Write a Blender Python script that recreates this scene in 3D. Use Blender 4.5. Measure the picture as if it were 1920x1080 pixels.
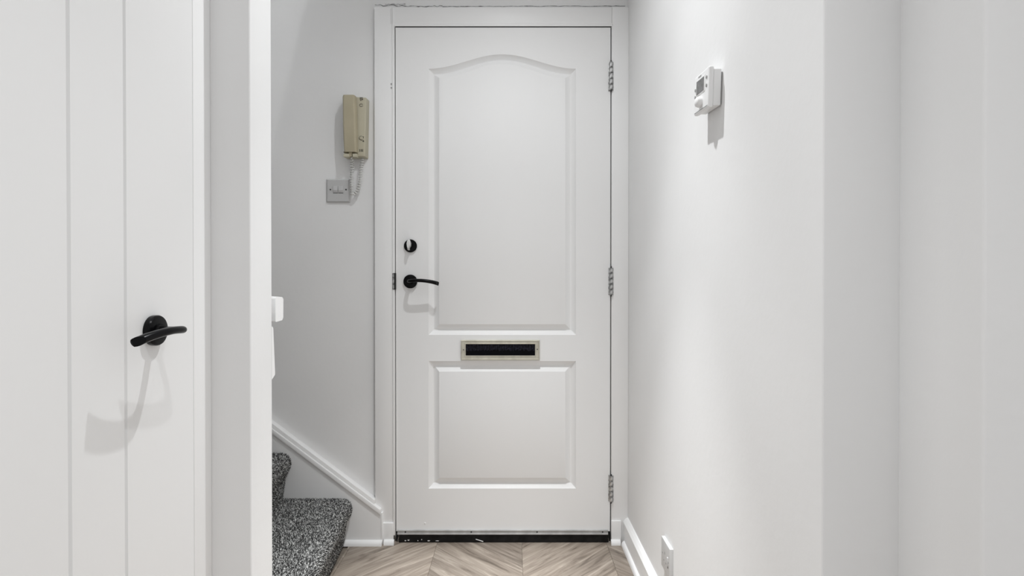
import bpy, bmesh, math, random
import numpy as np
from mathutils import Vector, Matrix

random.seed(4)
rng = np.random.default_rng(7)
for o in list(bpy.data.objects):
    bpy.data.objects.remove(o, do_unlink=True)
SC = bpy.context.scene
COL = SC.collection

# ------------------------------------------------------------------ camera
F = 1040.0                      # focal length in pixels of the 1920 wide frame
EYE = 1.009
PITCH = math.radians(0.38)
cam_d = bpy.data.cameras.new('camera')
cam_d.sensor_width = 36.0
cam_d.lens = F * 36.0 / 1920.0
cam_d.clip_start = 0.02
cam = bpy.data.objects.new('camera', cam_d)
cam.location = (0, 0, EYE)
cam.rotation_euler = (math.pi / 2 - PITCH, 0, 0)
COL.objects.link(cam)
SC.camera = cam

# ------------------------------------------------------------------ world, lamps, exposure
w = bpy.data.worlds.new('world')
SC.world = w
w.use_nodes = True
bg = w.node_tree.nodes['Background']
bg.inputs[0].default_value = (1.0, 1.0, 1.0, 1)
bg.inputs[1].default_value = 0.66

CEIL = 2.42
def lamp(name, loc, power, radius=0.018, spot=None, blend=0.6):
    d = bpy.data.lights.new(name, 'SPOT' if spot else 'POINT')
    d.energy = power
    d.color = (0.972, 0.99, 1.0)
    d.shadow_soft_size = radius
    if spot:
        d.spot_size = math.radians(spot)
        d.spot_blend = blend
    o = bpy.data.objects.new(name, d)
    o.location = loc
    COL.objects.link(o)
    return o
# recessed downlights: one wide spill and a bright core each, as their reflectors give
LA, LB_ = (-0.02, 1.33, 2.40), (0.02, 0.42, 2.40)
for loc, parts in ((LA, ((26, 160), (24, 84), (74, 60), (228, 40))), (LB_, ((5, 160), (34, 84), (24, 60), (90, 40)))):
    for power, cone in parts:
        o = lamp('hall_downlight_lamp', loc, power, 0.014, cone, 1.0)
        if cone <= 60 and loc is LA:
            o.rotation_euler.x = math.radians(2.5)      # gimbal turned towards the door
lamp('landing_lamp', (-0.14, 1.28, 4.95), 85.0, 0.03)

vs = SC.view_settings
vs.view_transform = 'Standard'
vs.look = 'None'
vs.gamma = 1.0
vs.use_curve_mapping = False
vs.exposure = 0.0

# ------------------------------------------------------------------ measuring helper
def at(u, v, Y):
    """point of the place at depth Y that was read off the photograph at u, v"""
    k = (540.0 - v) / F
    c, s = math.cos(PITCH), math.sin(PITCH)
    # ray = right*(u-960)/F + up*k + forward
    dy = c + k * s
    dz = -s + k * c
    t = Y / dy
    return Vector((t * (u - 960.0) / F, Y, EYE + t * dz))
def atx(u, v, X):
    """same for a plane of constant X"""
    k = (540.0 - v) / F
    c, s = math.cos(PITCH), math.sin(PITCH)
    t = X / ((u - 960.0) / F)
    return Vector((X, t * (c + k * s), EYE + t * (-s + k * c)))

# ------------------------------------------------------------------ materials
def new_mat(name, rgb, rough=0.5, metal=0.0, spec=0.5, coat=0.0):
    m = bpy.data.materials.new(name)
    m.use_nodes = True
    b = m.node_tree.nodes['Principled BSDF']
    b.inputs['Base Color'].default_value = (*rgb, 1)
    b.inputs['Roughness'].default_value = rough
    b.inputs['Metallic'].default_value = metal
    b.inputs['Specular IOR Level'].default_value = spec
    b.inputs['Coat Weight'].default_value = coat
    return m
def N(m, t, **kw):
    n = m.node_tree.nodes.new(t)
    for k, v in kw.items():
        if hasattr(n, k):
            setattr(n, k, v)
        else:
            n.inputs[k].default_value = v
    return n
def L(m, a, ao, b, bi):
    m.node_tree.links.new(a.outputs[ao], b.inputs[bi])
def bsdf(m):
    return m.node_tree.nodes['Principled BSDF']
def add_bump(m, scale, strength, dist=0.001, detail=3.0, stretch=None):
    tc = N(m, 'ShaderNodeTexCoord')
    no = N(m, 'ShaderNodeTexNoise', Scale=scale, Detail=detail)
    if stretch:
        mp = N(m, 'ShaderNodeMapping')
        mp.inputs['Scale'].default_value = stretch
        L(m, tc, 'Object', mp, 'Vector'); L(m, mp, 'Vector', no, 'Vector')
    else:
        L(m, tc, 'Object', no, 'Vector')
    bp = N(m, 'ShaderNodeBump', Strength=strength, Distance=dist)
    L(m, no, 'Fac', bp, 'Height')
    L(m, bp, 'Normal', bsdf(m), 'Normal')
    return no
def mottled(m, rgb_a, rgb_b, scale, detail=4.0, lo=0.35, hi=0.65):
    tc = N(m, 'ShaderNodeTexCoord')
    no = N(m, 'ShaderNodeTexNoise', Scale=scale, Detail=detail)
    L(m, tc, 'Object', no, 'Vector')
    cr = N(m, 'ShaderNodeValToRGB')
    cr.color_ramp.elements[0].position = lo
    cr.color_ramp.elements[0].color = (*rgb_a, 1)
    cr.color_ramp.elements[1].position = hi
    cr.color_ramp.elements[1].color = (*rgb_b, 1)
    L(m, no, 'Fac', cr, 'Fac')
    L(m, cr, 'Color', bsdf(m), 'Base Color')

M = {}
M['wall'] = new_mat('matt_wall_paint', (.79, .79, .79), 0.85, spec=0.2)
mottled(M['wall'], (.835, .835, .835), (.86, .86, .86), 2.2)
add_bump(M['wall'], 55.0, 0.18, 0.002, 4.0)
M['ceiling'] = new_mat('ceiling_paint', (.88, .88, .88), 0.9, spec=0.2)
add_bump(M['ceiling'], 40.0, 0.1)
M['door'] = new_mat('satin_door_paint', (.90, .90, .90), 0.5, spec=0.4)
add_bump(M['door'], 14.0, 0.05, 0.001, 4.0, (9, 9, 0.6))
M['trim'] = new_mat('gloss_trim_paint', (.91, .91, .91), 0.4)
add_bump(M['trim'], 25.0, 0.08, 0.001, 3.0)
M['board'] = new_mat('brushed_board_paint', (.87, .87, .87), 0.42)
add_bump(M['board'], 22.0, 0.10, 0.001, 5.0, (12, 12, 0.5))
M['caulk'] = new_mat('caulk_and_shadow_line', (.30, .30, .30), 0.8)
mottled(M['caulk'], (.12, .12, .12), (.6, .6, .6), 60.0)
M['gap'] = new_mat('dark_gap', (.03, .03, .03), 0.9, spec=0.1)
M['black'] = new_mat('black_gloss_metal', (.0025, .0025, .003), 0.24, 0.0, 0.14)
add_bump(M['black'], 300.0, 0.03)
M['bar'] = new_mat('black_strip', (.008, .008, .008), 0.6, spec=0.2)
mottled(M['bar'], (.006, .006, .006), (.016, .016, .016), 30.0)
M['alu'] = new_mat('painted_aluminium', (.62, .62, .62), 0.35, 0.1)
mottled(M['alu'], (.40, .40, .40), (.55, .55, .55), 25.0)
M['steel'] = new_mat('worn_steel', (.45, .45, .45), 0.35, 0.85)
mottled(M['steel'], (.16, .16, .16), (.72, .72, .72), 90.0)
M['chrome'] = new_mat('bright_nickel', (.80, .80, .79), 0.42, 0.6)
add_bump(M['chrome'], 200.0, 0.05)
M['brass'] = new_mat('pale_satin_brass', (.60, .57, .44), 0.38, 0.45)
mottled(M['brass'], (.54, .52, .44), (.66, .64, .55), 35.0)
M['flap'] = new_mat('black_letter_flap', (.002, .002, .003), 0.25, 0.0, 0.08)
add_bump(M['flap'], 60.0, 0.2, 0.002, 3.0, (1, 1, 0.3))
M['bristle'] = new_mat('black_bristle', (.012, .012, .016), 0.5, 0.0, 0.1)
mottled(M['bristle'], (.003, .003, .004), (.03, .03, .045), 160.0)
M['beige'] = new_mat('beige_plastic', (.56, .50, .34), 0.45)
mottled(M['beige'], (.42, .375, .265), (.46, .41, .295), 12.0)
M['beige_base'] = new_mat('pale_beige_plastic', (.60, .55, .40), 0.45)
mottled(M['beige_base'], (.50, .465, .355), (.54, .505, .39), 12.0)
M['print'] = new_mat('dark_print', (.07, .065, .05), 0.6)
mottled(M['print'], (.05, .045, .03), (.13, .12, .09), 200.0)
M['cord'] = new_mat('white_cord', (.72, .72, .70), 0.45)
add_bump(M['cord'], 100, 0.05)
M['plate'] = new_mat('grey_white_plate', (.60, .60, .60), 0.4)
mottled(M['plate'], (.535, .535, .535), (.56, .56, .56), 10.0)
M['plastic'] = new_mat('white_plastic', (.84, .84, .84), 0.4)
add_bump(M['plastic'], 150, 0.04)
M['socket'] = new_mat('socket_plastic', (.60, .60, .60), 0.35)
add_bump(M['socket'], 150, 0.04)
M['button'] = new_mat('grey_button', (.33, .33, .33), 0.5)
add_bump(M['button'], 150, 0.04)
M['lcd'] = new_mat('grey_lcd', (.11, .11, .11), 0.2)
mottled(M['lcd'], (.09, .09, .09), (.14, .14, .14), 140.0)
M['screw'] = new_mat('dark_screw', (.05, .05, .05), 0.4, 0.5)
add_bump(M['screw'], 300, 0.1)

# oak planks
m = M['oak'] = new_mat('washed_oak', (.4, .33, .27), 0.42, spec=0.4)
tc = N(m, 'ShaderNodeTexCoord'); oi = N(m, 'ShaderNodeObjectInfo')
mul = N(m, 'ShaderNodeVectorMath', operation='SCALE'); mul.inputs['Scale'].default_value = 23.0
comb = N(m, 'ShaderNodeCombineXYZ'); L(m, oi, 'Random', comb, 'X'); L(m, oi, 'Random', comb, 'Y'); L(m, oi, 'Random', comb, 'Z')
L(m, comb, 'Vector', mul, 0)
add = N(m, 'ShaderNodeVectorMath', operation='ADD'); L(m, tc, 'Object', add, 0); L(m, mul, 'Vector', add, 1)
mp = N(m, 'ShaderNodeMapping'); mp.inputs['Scale'].default_value = (1.6, 16.0, 1.0)
L(m, add, 'Vector', mp, 'Vector')
n1 = N(m, 'ShaderNodeTexNoise', Scale=2.6, Detail=6.0, Roughness=0.6, Distortion=0.9); L(m, mp, 'Vector', n1, 'Vector')
mp2 = N(m, 'ShaderNodeMapping'); mp2.inputs['Scale'].default_value = (5.0, 120.0, 1.0)
L(m, add, 'Vector', mp2, 'Vector')
n2 = N(m, 'ShaderNodeTexNoise', Scale=2.0, Detail=4.0); L(m, mp2, 'Vector', n2, 'Vector')
cr = N(m, 'ShaderNodeValToRGB')
e = cr.color_ramp.elements
e[0].position = 0.30; e[0].color = (.135, .108, .086, 1)
e[1].position = 0.70; e[1].color = (.50, .435, .372, 1)
k = e.new(0.42); k.color = (.275, .23, .19, 1)
k = e.new(0.56); k.color = (.365, .312, .262, 1)
L(m, n1, 'Fac', cr, 'Fac')
mx = N(m, 'ShaderNodeMix', data_type='RGBA', blend_type='MULTIPLY'); mx.inputs[0].default_value = 0.55
cr2 = N(m, 'ShaderNodeValToRGB')
cr2.color_ramp.elements[0].position = 0.3; cr2.color_ramp.elements[0].color = (.74, .72, .70, 1)
cr2.color_ramp.elements[1].position = 0.62; cr2.color_ramp.elements[1].color = (1, 1, 1, 1)
L(m, n2, 'Fac', cr2, 'Fac'); L(m, cr, 'Color', mx, 6); L(m, cr2, 'Color', mx, 7)
# knots
vo = N(m, 'ShaderNodeTexVoronoi', Scale=1.0)
mp3 = N(m, 'ShaderNodeMapping'); mp3.inputs['Scale'].default_value = (5.0, 9.0, 1.0)
L(m, add, 'Vector', mp3, 'Vector'); L(m, mp3, 'Vector', vo, 'Vector')
crk = N(m, 'ShaderNodeValToRGB')
crk.color_ramp.elements[0].position = 0.03; crk.color_ramp.elements[0].color = (.42, .38, .35, 1)
crk.color_ramp.elements[1].position = 0.10; crk.color_ramp.elements[1].color = (1, 1, 1, 1)
L(m, vo, 'Distance', crk, 'Fac')
mxk = N(m, 'ShaderNodeMix', data_type='RGBA', blend_type='MULTIPLY'); mxk.inputs[0].default_value = 1.0
L(m, mx, 2, mxk, 6); L(m, crk, 'Color', mxk, 7)
# plank to plank tone
mr = N(m, 'ShaderNodeMapRange'); mr.inputs['To Min'].default_value = 0.82; mr.inputs['To Max'].default_value = 1.12
L(m, oi, 'Random', mr, 'Value')
mxr = N(m, 'ShaderNodeVectorMath', operation='SCALE'); L(m, mxk, 2, mxr, 0); L(m, mr, 'Result', mxr, 'Scale')
L(m, mxr, 'Vector', bsdf(m), 'Base Color')
bp = N(m, 'ShaderNodeBump', Strength=0.12, Distance=0.001); L(m, n2, 'Fac', bp, 'Height'); L(m, bp, 'Normal', bsdf(m), 'Normal')
M['joint'] = new_mat('dark_floor_joint', (.10, .085, .07), 0.8)
mottled(M['joint'], (.20, .17, .14), (.26, .22, .18), 30)

# carpet
m = M['carpet'] = new_mat('heather_carpet', (.1, .1, .1), 0.95, spec=0.1)
mottled(m, (.03, .03, .03), (.22, .22, .215), 700.0, 2.0, 0.42, 0.6)
m = M['pile'] = new_mat('heather_pile', (.2, .2, .2), 0.95, spec=0.1)
att = N(m, 'ShaderNodeAttribute', attribute_name='yarn')
cr = N(m, 'ShaderNodeValToRGB'); e = cr.color_ramp.elements
e[0].position = 0.0; e[0].color = (.025, .025, .025, 1)
e[1].position = 1.0; e[1].color = (.85, .85, .83, 1)
k = e.new(0.42); k.color = (.085, .085, .084, 1)
k = e.new(0.68); k.color = (.29, .29, .285, 1)
L(m, att, 'Fac', cr, 'Fac'); L(m, cr, 'Color', bsdf(m), 'Base Color')

# ------------------------------------------------------------------ object helpers
WLOC = {}
def link(name, me, mat, parent=None, loc=None, rot=None):
    o = bpy.data.objects.new(name, me)
    COL.objects.link(o)
    if mat is not None and len(me.materials) == 0:
        me.materials.append(M[mat])
    base = Vector((0, 0, 0))
    if parent is not None:
        o.parent = parent
        base = WLOC[parent.name]
    loc = Vector((0, 0, 0)) if loc is None else Vector(loc)
    o.location = loc - base
    WLOC[o.name] = loc
    if rot is not None:
        o.rotation_euler = rot
    return o
def finish(bm, name, mat, parent=None, smooth=False, angle=35, bottom=False):
    """bmesh in world coordinates -> object with its origin in its own middle"""
    bmesh.ops.recalc_face_normals(bm, faces=bm.faces[:])
    co = np.array([v.co[:] for v in bm.verts])
    lo, hi = co.min(0), co.max(0)
    c = Vector(((lo[0] + hi[0]) / 2, (lo[1] + hi[1]) / 2, lo[2] if bottom or parent is None else (lo[2] + hi[2]) / 2))
    bmesh.ops.translate(bm, verts=bm.verts[:], vec=-c)
    me = bpy.data.meshes.new(name)
    bm.to_mesh(me); bm.free()
    if smooth:
        me.shade_smooth()
        me.set_sharp_from_angle(angle=math.radians(angle))
    return link(name, me, mat, parent, c)
def thing(name, label, cat, loc, group=None, kind=None):
    o = bpy.data.objects.new(name, None)
    o.empty_display_size = 0.05
    COL.objects.link(o)
    o.location = loc
    WLOC[o.name] = Vector(loc)
    o['label'] = label; o['category'] = cat
    if group: o['group'] = group
    if kind: o['kind'] = kind
    return o
def tag(o, label=None, cat=None, kind=None, group=None):
    if label: o['label'] = label
    if cat: o['category'] = cat
    if kind: o['kind'] = kind
    if group: o['group'] = group
    return o

def add_box(bm, lo, hi, bevel=0.0, seg=2):
    lo = Vector(lo); hi = Vector(hi)
    r = bmesh.ops.create_cube(bm, size=1.0)
    vsx = r['verts']
    for v in vsx:
        v.co = Vector(((lo[i] + hi[i]) / 2 + v.co[i] * (hi[i] - lo[i]) for i in range(3)))
    if bevel > 0:
        es = list({e for v in vsx for e in v.link_edges})
        bmesh.ops.bevel(bm, geom=es, offset=bevel, segments=seg, profile=0.6, affect='EDGES')
def box(name, lo, hi, mat, parent=None, bevel=0.0, seg=2):
    lo, hi = [min(a, b) for a, b in zip(lo, hi)], [max(a, b) for a, b in zip(lo, hi)]
    bm = bmesh.new(); add_box(bm, lo, hi, bevel, seg)
    return finish(bm, name, mat, parent, smooth=bevel > 0)
def add_prism(bm, pts, ax, a, b):
    """pts: 2D outline in the two other axes (in xyz order), extruded along axis ax from a to b"""
    def mk(p, t):
        q = list(p); q.insert(ax, t); return bm.verts.new(q)
    A = [mk(p, a) for p in pts]; B = [mk(p, b) for p in pts]
    n = len(pts)
    bm.faces.new(A); bm.faces.new(B[::-1])
    for i in range(n):
        bm.faces.new((A[i], A[(i + 1) % n], B[(i + 1) % n], B[i]))
def prism(name, pts, ax, a, b, mat, parent=None, smooth=False, bevel=0.0):
    bm = bmesh.new(); add_prism(bm, pts, ax, a, b)
    if bevel > 0:
        bmesh.ops.bevel(bm, geom=bm.edges[:], offset=bevel, segments=2, profile=0.6, affect='EDGES')
        smooth = True
    return finish(bm, name, mat, parent, smooth=smooth)
def frame_of(n):
    n = Vector(n).normalized()
    a = Vector((0, 0, 1)) if abs(n.z) < 0.9 else Vector((1, 0, 0))
    u = a.cross(n).normalized()
    return u, n.cross(u).normalized(), n
def add_lathe(bm, c, n, prof, seg=40):
    """prof: (radius, height along n)"""
    u, v, n = frame_of(n); c = Vector(c)
    rings = []
    for r, h in prof:
        if r < 1e-6:
            rings.append([bm.verts.new(c + n * h)])
        else:
            rings.append([bm.verts.new(c + n * h + (u * math.cos(t) + v * math.sin(t)) * r)
                          for t in (2 * math.pi * i / seg for i in range(seg))])
    for a, b in zip(rings[:-1], rings[1:]):
        for i in range(seg):
            j = (i + 1) % seg
            if len(a) == 1: bm.faces.new((a[0], b[i], b[j]))
            elif len(b) == 1: bm.faces.new((a[i], a[j], b[0]))
            else: bm.faces.new((a[i], a[j], b[j], b[i]))
def lathe(name, c, n, prof, mat, parent=None, seg=40):
    bm = bmesh.new(); add_lathe(bm, c, n, prof, seg)
    return finish(bm, name, mat, parent, smooth=True, angle=30)
def catmull(pts, k=8):
    P = [Vector(p) for p in pts]
    P = [P[0] * 2 - P[1]] + P + [P[-1] * 2 - P[-2]]
    out = []
    for i in range(1, len(P) - 2):
        for j in range(k):
            t = j / k
            a, b, c, d = P[i - 1], P[i], P[i + 1], P[i + 2]
            out.append(0.5 * ((2 * b) + (c - a) * t + (2 * a - 5 * b + 4 * c - d) * t * t + (3 * b - a - 3 * c + d) * t ** 3))
    out.append(P[-2])
    return out
def add_tube(bm, path, radii, seg=14, up=(0, 0, 1), flat=1.0, caps=True):
    """sweep an ellipse; flat scales it along the local up direction"""
    n = len(path); rings = []
    up = Vector(up)
    for i, p in enumerate(path):
        t = (path[min(i + 1, n - 1)] - path[max(i - 1, 0)]).normalized()
        u = up - t * up.dot(t)
        if u.length < 1e-4: u = Vector((1, 0, 0)) - t * t.x
        u.normalize(); s = t.cross(u).normalized()
        r = radii[i] if hasattr(radii, '__len__') else radii
        rings.append([bm.verts.new(p + (s * math.cos(a) + u * math.sin(a) * flat) * r)
                      for a in (2 * math.pi * k / seg for k in range(seg))])
    for a, b in zip(rings[:-1], rings[1:]):
        for i in range(seg):
            j = (i + 1) % seg
            bm.faces.new((a[i], a[j], b[j], b[i]))
    if caps:
        bm.faces.new(rings[0][::-1]); bm.faces.new(rings[-1])

# ------------------------------------------------------------------ main dimensions
YD = 2.163                     # face of the front door
YW = 2.175                     # wall beside it
YF = 2.157                     # face of its frame
XR = 0.453                     # right wall
XL = -0.633                    # left door plane
XP = -0.549                    # side of the stair pier
YP0, YP1 = 1.165, 1.269        # pier front and back
TOP = 5.05
XSTW = -2.0                    # far end of the stairwell
YBACK = -0.7

# ------------------------------------------------------------------ shell
d_l = at(742, 500, YD).x; d_r = at(1144.5, 500, YD).x
d_t = at(940, 51, YD).z; d_b = at(940, 1003, YD).z
f_l = at(702.5, 500, YF).x; f_r = at(1175, 500, YF).x; f_t = at(940, 13, YF).z

# back wall with the door opening
bm = bmesh.new()
add_box(bm, (XSTW - .1, YW, 0), (d_l - .02, YW + .12, TOP))
add_box(bm, (d_r + .012, YW, 0), (1.2, YW + .12, TOP))
add_box(bm, (d_l - .02, YW, d_t + .02), (d_r + .012, YW + .12, TOP))
tag(finish(bm, 'wall_back', 'wall'), 'white painted back wall around the front door and beside the stairs', 'wall', 'structure')

# right wall with its two returns towards the camera
yc1 = atx(1543, 540, XR).y
y1r = yc1 + .030
x2 = at(1687, 540, y1r).x
kk_ = (1844 - 960) / F                      # the reveal runs back to a nearer corner
tt_ = (kk_ * y1r - x2) / (kk_ - .05)
x3, y2 = x2 - .05 * tt_, y1r - tt_
x4, y4 = 1.2, y2 - .30 * (1.2 - x3)
RW = [(XR, YW), (XR, yc1), (x2, y1r), (x3, y2), (x4, y4), (1.2 + .1, y4), (1.2 + .1, YW)]
bm = bmesh.new(); add_prism(bm, RW, 2, 0, CEIL)
es = [e for e in bm.edges if abs(e.verts[0].co.z - e.verts[1].co.z) > 1 and
      min((Vector(e.verts[0].co.xy) - Vector(p)).length for p in (RW[1], RW[3])) < 1e-4]
bmesh.ops.bevel(bm, geom=es, offset=0.004, segments=3, profile=0.5, affect='EDGES')
tag(finish(bm, 'wall_right', 'wall', smooth=True), 'white painted right wall stepping back at two corners near the camera', 'wall', 'structure')

# left wall: pier, wall over and beside the boarded door
dl_far = atx(362.5, 600, XL).y; fr_far = YP0
dl_near = dl_far - 0.762
DL_TOP = 1.99
bm = bmesh.new()
add_box(bm, (XL - .12, dl_near - .07, DL_TOP + .075), (XL - .004, YP1, CEIL))
add_box(bm, (XL - .12, YBACK, 0), (XL - .004, dl_near - .07, CEIL))
tag(finish(bm, 'wall_left', 'wall'), 'white left wall around the boarded cupboard door', 'wall', 'structure')
bm = bmesh.new()
add_box(bm, (XSTW, YP0 + .0, 0), (XP, YP1, CEIL + .25))
es = [e for e in bm.edges if abs(e.verts[0].co.z - e.verts[1].co.z) > 1 and e.verts[0].co.x > XP - .01]
bmesh.ops.bevel(bm, geom=es, offset=0.004, segments=3, profile=0.5, affect='EDGES')
tag(finish(bm, 'wall_stair', 'wall', smooth=True), 'white wall end between the boarded door and the stairs', 'wall', 'structure')
bm = bmesh.new(); add_box(bm, (XSTW - .1, YP0, 0), (XSTW, YW, TOP))
tag(finish(bm, 'wall_stairwell_end', 'wall'), 'white wall closing the far end of the stairwell', 'wall', 'structure')

# ceiling with the stairwell opening, upper ceiling and landing walls
XO = at(575, 0, YW).x + 0.233 * (CEIL + .22 - at(575, 0, YW).z)
bm = bmesh.new()
add_box(bm, (XO, YBACK, CEIL), (1.2, YW, CEIL + .22))
add_box(bm, (XL - .12, YBACK, CEIL), (XO, YP1, CEIL + .22))
tag(finish(bm, 'ceiling', 'ceiling'), 'white hall ceiling ending at the stairwell', 'ceiling', 'structure')
bm = bmesh.new(); add_box(bm, (XSTW - .1, -.2, TOP), (1.2, YW + .12, TOP + .1))
tag(finish(bm, 'ceiling_landing', 'ceiling'), 'white ceiling above the upstairs landing', 'ceiling', 'structure')
bm = bmesh.new()
add_box(bm, (XSTW - .1, YP0 - .1, CEIL + .25), (XL - .12, YP0, TOP))
add_box(bm, (XL - .12, -.2, CEIL + .22), (1.2, -.1, TOP))
add_box(bm, (1.1, -.1, CEIL + .22), (1.2, YW, TOP))
tag(finish(bm, 'wall_landing', 'wall'), 'white walls around the upstairs landing', 'wall', 'structure')

# ------------------------------------------------------------------ chevron floor
floor = None
bm = bmesh.new(); add_box(bm, (XSTW, YBACK, -.05), (1.2, YW + .12, -.006))
floor = tag(finish(bm, 'floor', 'joint'), 'washed oak chevron plank floor in front of the door', 'floor', 'structure')
SEAM0, CW, PITCHP = -0.292, 0.330, 0.172
FX0, FX1, FY0, FY1 = XL + .003, 1.19, YBACK, YD + .012
def clip(poly, ax, val, keep_less):
    out = []
    for i in range(len(poly)):
        a, b = poly[i], poly[(i + 1) % len(poly)]
        ia = (a[ax] <= val) == keep_less; ib = (b[ax] <= val) == keep_less
        if ia: out.append(a)
        if ia != ib:
            t = (val - a[ax]) / (b[ax] - a[ax])
            out.append((a[0] + (b[0] - a[0]) * t, a[1] + (b[1] - a[1]) * t))
    return out
for c in range(-2, 5):
    xa = SEAM0 + c * CW; xb = xa + CW
    down = (c % 2 == 0)              # even columns run down to the right
    for k in range(-3, 22):
        ya = 2.126 - k * PITCHP if down else 2.126 - CW - k * PITCHP
        yb = ya - CW if down else ya + CW
        g = 0.0003
        poly = [(xa + g, ya - g), (xb - g, yb - g), (xb - g, yb - PITCHP + g), (xa + g, ya - PITCHP + g)]
        for ax, val, kl in ((0, FX0, False), (0, FX1, True), (1, FY0, False), (1, FY1, True)):
            if len(poly) >= 3: poly = clip(poly, ax, val, kl)
        if len(poly) < 3: continue
        A = abs(sum(p[0] * q[1] - q[0] * p[1] for p, q in zip(poly, poly[1:] + poly[:1]))) / 2
        if A < 2e-4: continue
        cx = sum(p[0] for p in poly) / len(poly); cy = sum(p[1] for p in poly) / len(poly)
        ang = -math.pi / 4 if down else math.pi / 4
        ca, sa = math.cos(-ang), math.sin(-ang)
        loc2 = [((p[0] - cx) * ca - (p[1] - cy) * sa, (p[0] - cx) * sa + (p[1] - cy) * ca) for p in poly]
        bm = bmesh.new()
        # small bevel: inset top ring
        def ring(sc, z): return [bm.verts.new((p[0] * sc, p[1] * sc, z)) for p in loc2]
        A0 = ring(1.0, -.006); A1 = ring(1.0, -.0008); A2 = ring(0.994, 0.0)
        n = len(loc2)
        for R0, R1 in ((A0, A1), (A1, A2)):
            for i in range(n):
                bm.faces.new((R0[i], R0[(i + 1) % n], R1[(i + 1) % n], R1[i]))
        bm.faces.new(A2); bm.faces.new(A0[::-1])
        bmesh.ops.recalc_face_normals(bm, faces=bm.faces[:])
        me = bpy.data.meshes.new('plank'); bm.to_mesh(me); bm.free()
        link('plank', me, 'oak', floor, (cx, cy, 0), (0, 0, ang))

# ------------------------------------------------------------------ front door frame
fr = tag(box('trim_1', (f_l, YF, 0.0), (d_l - .012, YW + .06, f_t), 'trim', None, 0.002), 'white timber frame around the front door', 'door frame', 'structure')
bm = bmesh.new(); add_box(bm, (d_r + .004, YF, 0.0), (XR + .0, YW + .06, f_t), 0.002)
finish(bm, 'jamb', 'trim', fr, True)
bm = bmesh.new(); add_box(bm, (d_l - .012 + .0005, YF + .001, d_t + .0016), (d_r + .004 - .0005, YW + .06, f_t - .001), 0.002)
finish(bm, 'head', 'trim', fr, True)
# thin bead along the opening
for nm, lo, hi in (('bead', (d_l - .012, YF - .002, 0.03), (d_l - .003, YD + .03, d_t + .012)),
                   ('bead', (d_l - .003, YF + .0, d_t + .0016), (d_r + .010, YD + .03, d_t + .012)),
                   ('bead', (d_r + .0035, YF + .001, 0.03), (d_r + .010, YD + .03, d_t + .0016))):
    box(nm, lo, hi, 'trim', fr, 0.0025)
# dark rebate behind the door edge
bm = bmesh.new()
add_box(bm, (d_l - .003, YD + .012, 0), (d_l + .0, YD + .05, d_t + .0016))
add_box(bm, (d_r + .0, YD + .012, 0), (d_r + .0035, YD + .05, d_t + .0016))
add_box(bm, (d_l, YD + .012, d_t + .0005), (d_r, YD + .05, d_t + .0016))
finish(bm, 'rebate_gap', 'gap', fr)
# cracked caulk along the frame head
def sliver(name, pts, y, mat, parent, th=0.0012):
    """thin ragged raised strip: pts = (x, z, halfwidth)"""
    bm = bmesh.new()
    ring = [(x, z + h) for x, z, h in pts] + [(x, z - h) for x, z, h in pts[::-1]]
    add_prism(bm, ring, 1, y - th, y + .001)
    return finish(bm, name, mat, parent)
def ragged(u0, v0, u1, v1, n, amp, hw):
    out = []
    for i in range(n):
        t = i / (n - 1)
        p = at(u0 + (u1 - u0) * t, v0 + (v1 - v0) * t + random.uniform(-amp, amp), YW)
        out.append((p.x, p.z, hw * random.uniform(.3, 1.3)))
    return out
sliver('caulk_line', ragged(703, 10, 830, 12.0, 26, 1.5, .0016), YW, 'caulk', fr)
sliver('caulk_line', ragged(722, 8, 760, 8.5, 12, 1.0, .0014), YW, 'caulk', fr)
sliver('caulk_line', ragged(830, 12.2, 1172, 11.2, 40, .5, .0011), YW, 'caulk', fr)
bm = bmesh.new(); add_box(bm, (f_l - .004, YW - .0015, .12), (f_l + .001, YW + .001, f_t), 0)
finish(bm, 'shadow_gap', 'caulk', fr)  # dark strip painting in the shadow line at the frame's left edge
# head joint crack
pj = at(733, 30, YF)
bm = bmesh.new(); add_box(bm, (pj.x - .0006, YF - .0004, f_t - .066), (pj.x + .0006, YF + .002, f_t - .006))
finish(bm, 'joint_crack', 'plate', fr)
# screw marks on frame
for v in (158, 165):
    c = at(734, v, YF)
    lathe('old_screw', (c.x, YF + .0005, c.z), (0, -1, 0), [(0.0, .0), (.0035, .0), (.0035, .002), (0, .0015)], 'steel', fr, 12)
# strike plate of the latch
c0 = at(736, 512, YF); c1 = at(741.5, 543, YF)
sp = box('strike_plate', (c0.x, YF - .004, c1.z), (c1.x - .003, YF + .01, c0.z), 'steel', fr, .002)
box('bolt_slot', (c1.x - .0042, YF - .0046, c1.z), (c1.x + .0015, YF + .01, c0.z), 'gap', fr)
# plinth blocks
for (u0, u1, v0) in ((716.5, 737.5, 981), (1146.5, 1165, 977)):
    a = at(u0, v0, YF - .008); b = at(u1, v0, YF - .008)
    box('plinth_block', (a.x, YF - .008, 0), (b.x, YF + .002, a.z), 'trim', fr, .002)
a = at(719, 1015, YF - .022); b = at(738, 1015, YF - .022)
bm = bmesh.new()
q = [(YF - .008 - .014 * math.cos(t), .018 * math.sin(t)) for t in (math.pi / 2 * i / 6 for i in range(7))] + [(YF - .008, 0)]
add_prism(bm, q, 0, a.x, b.x); finish(bm, 'floor_bead', 'trim', fr, True)
a = at(1146.5, 1015, YF - .022); b = at(1164, 1015, YF - .022)
bm = bmesh.new(); add_prism(bm, q, 0, a.x, b.x); finish(bm, 'floor_bead', 'trim', fr, True)

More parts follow.
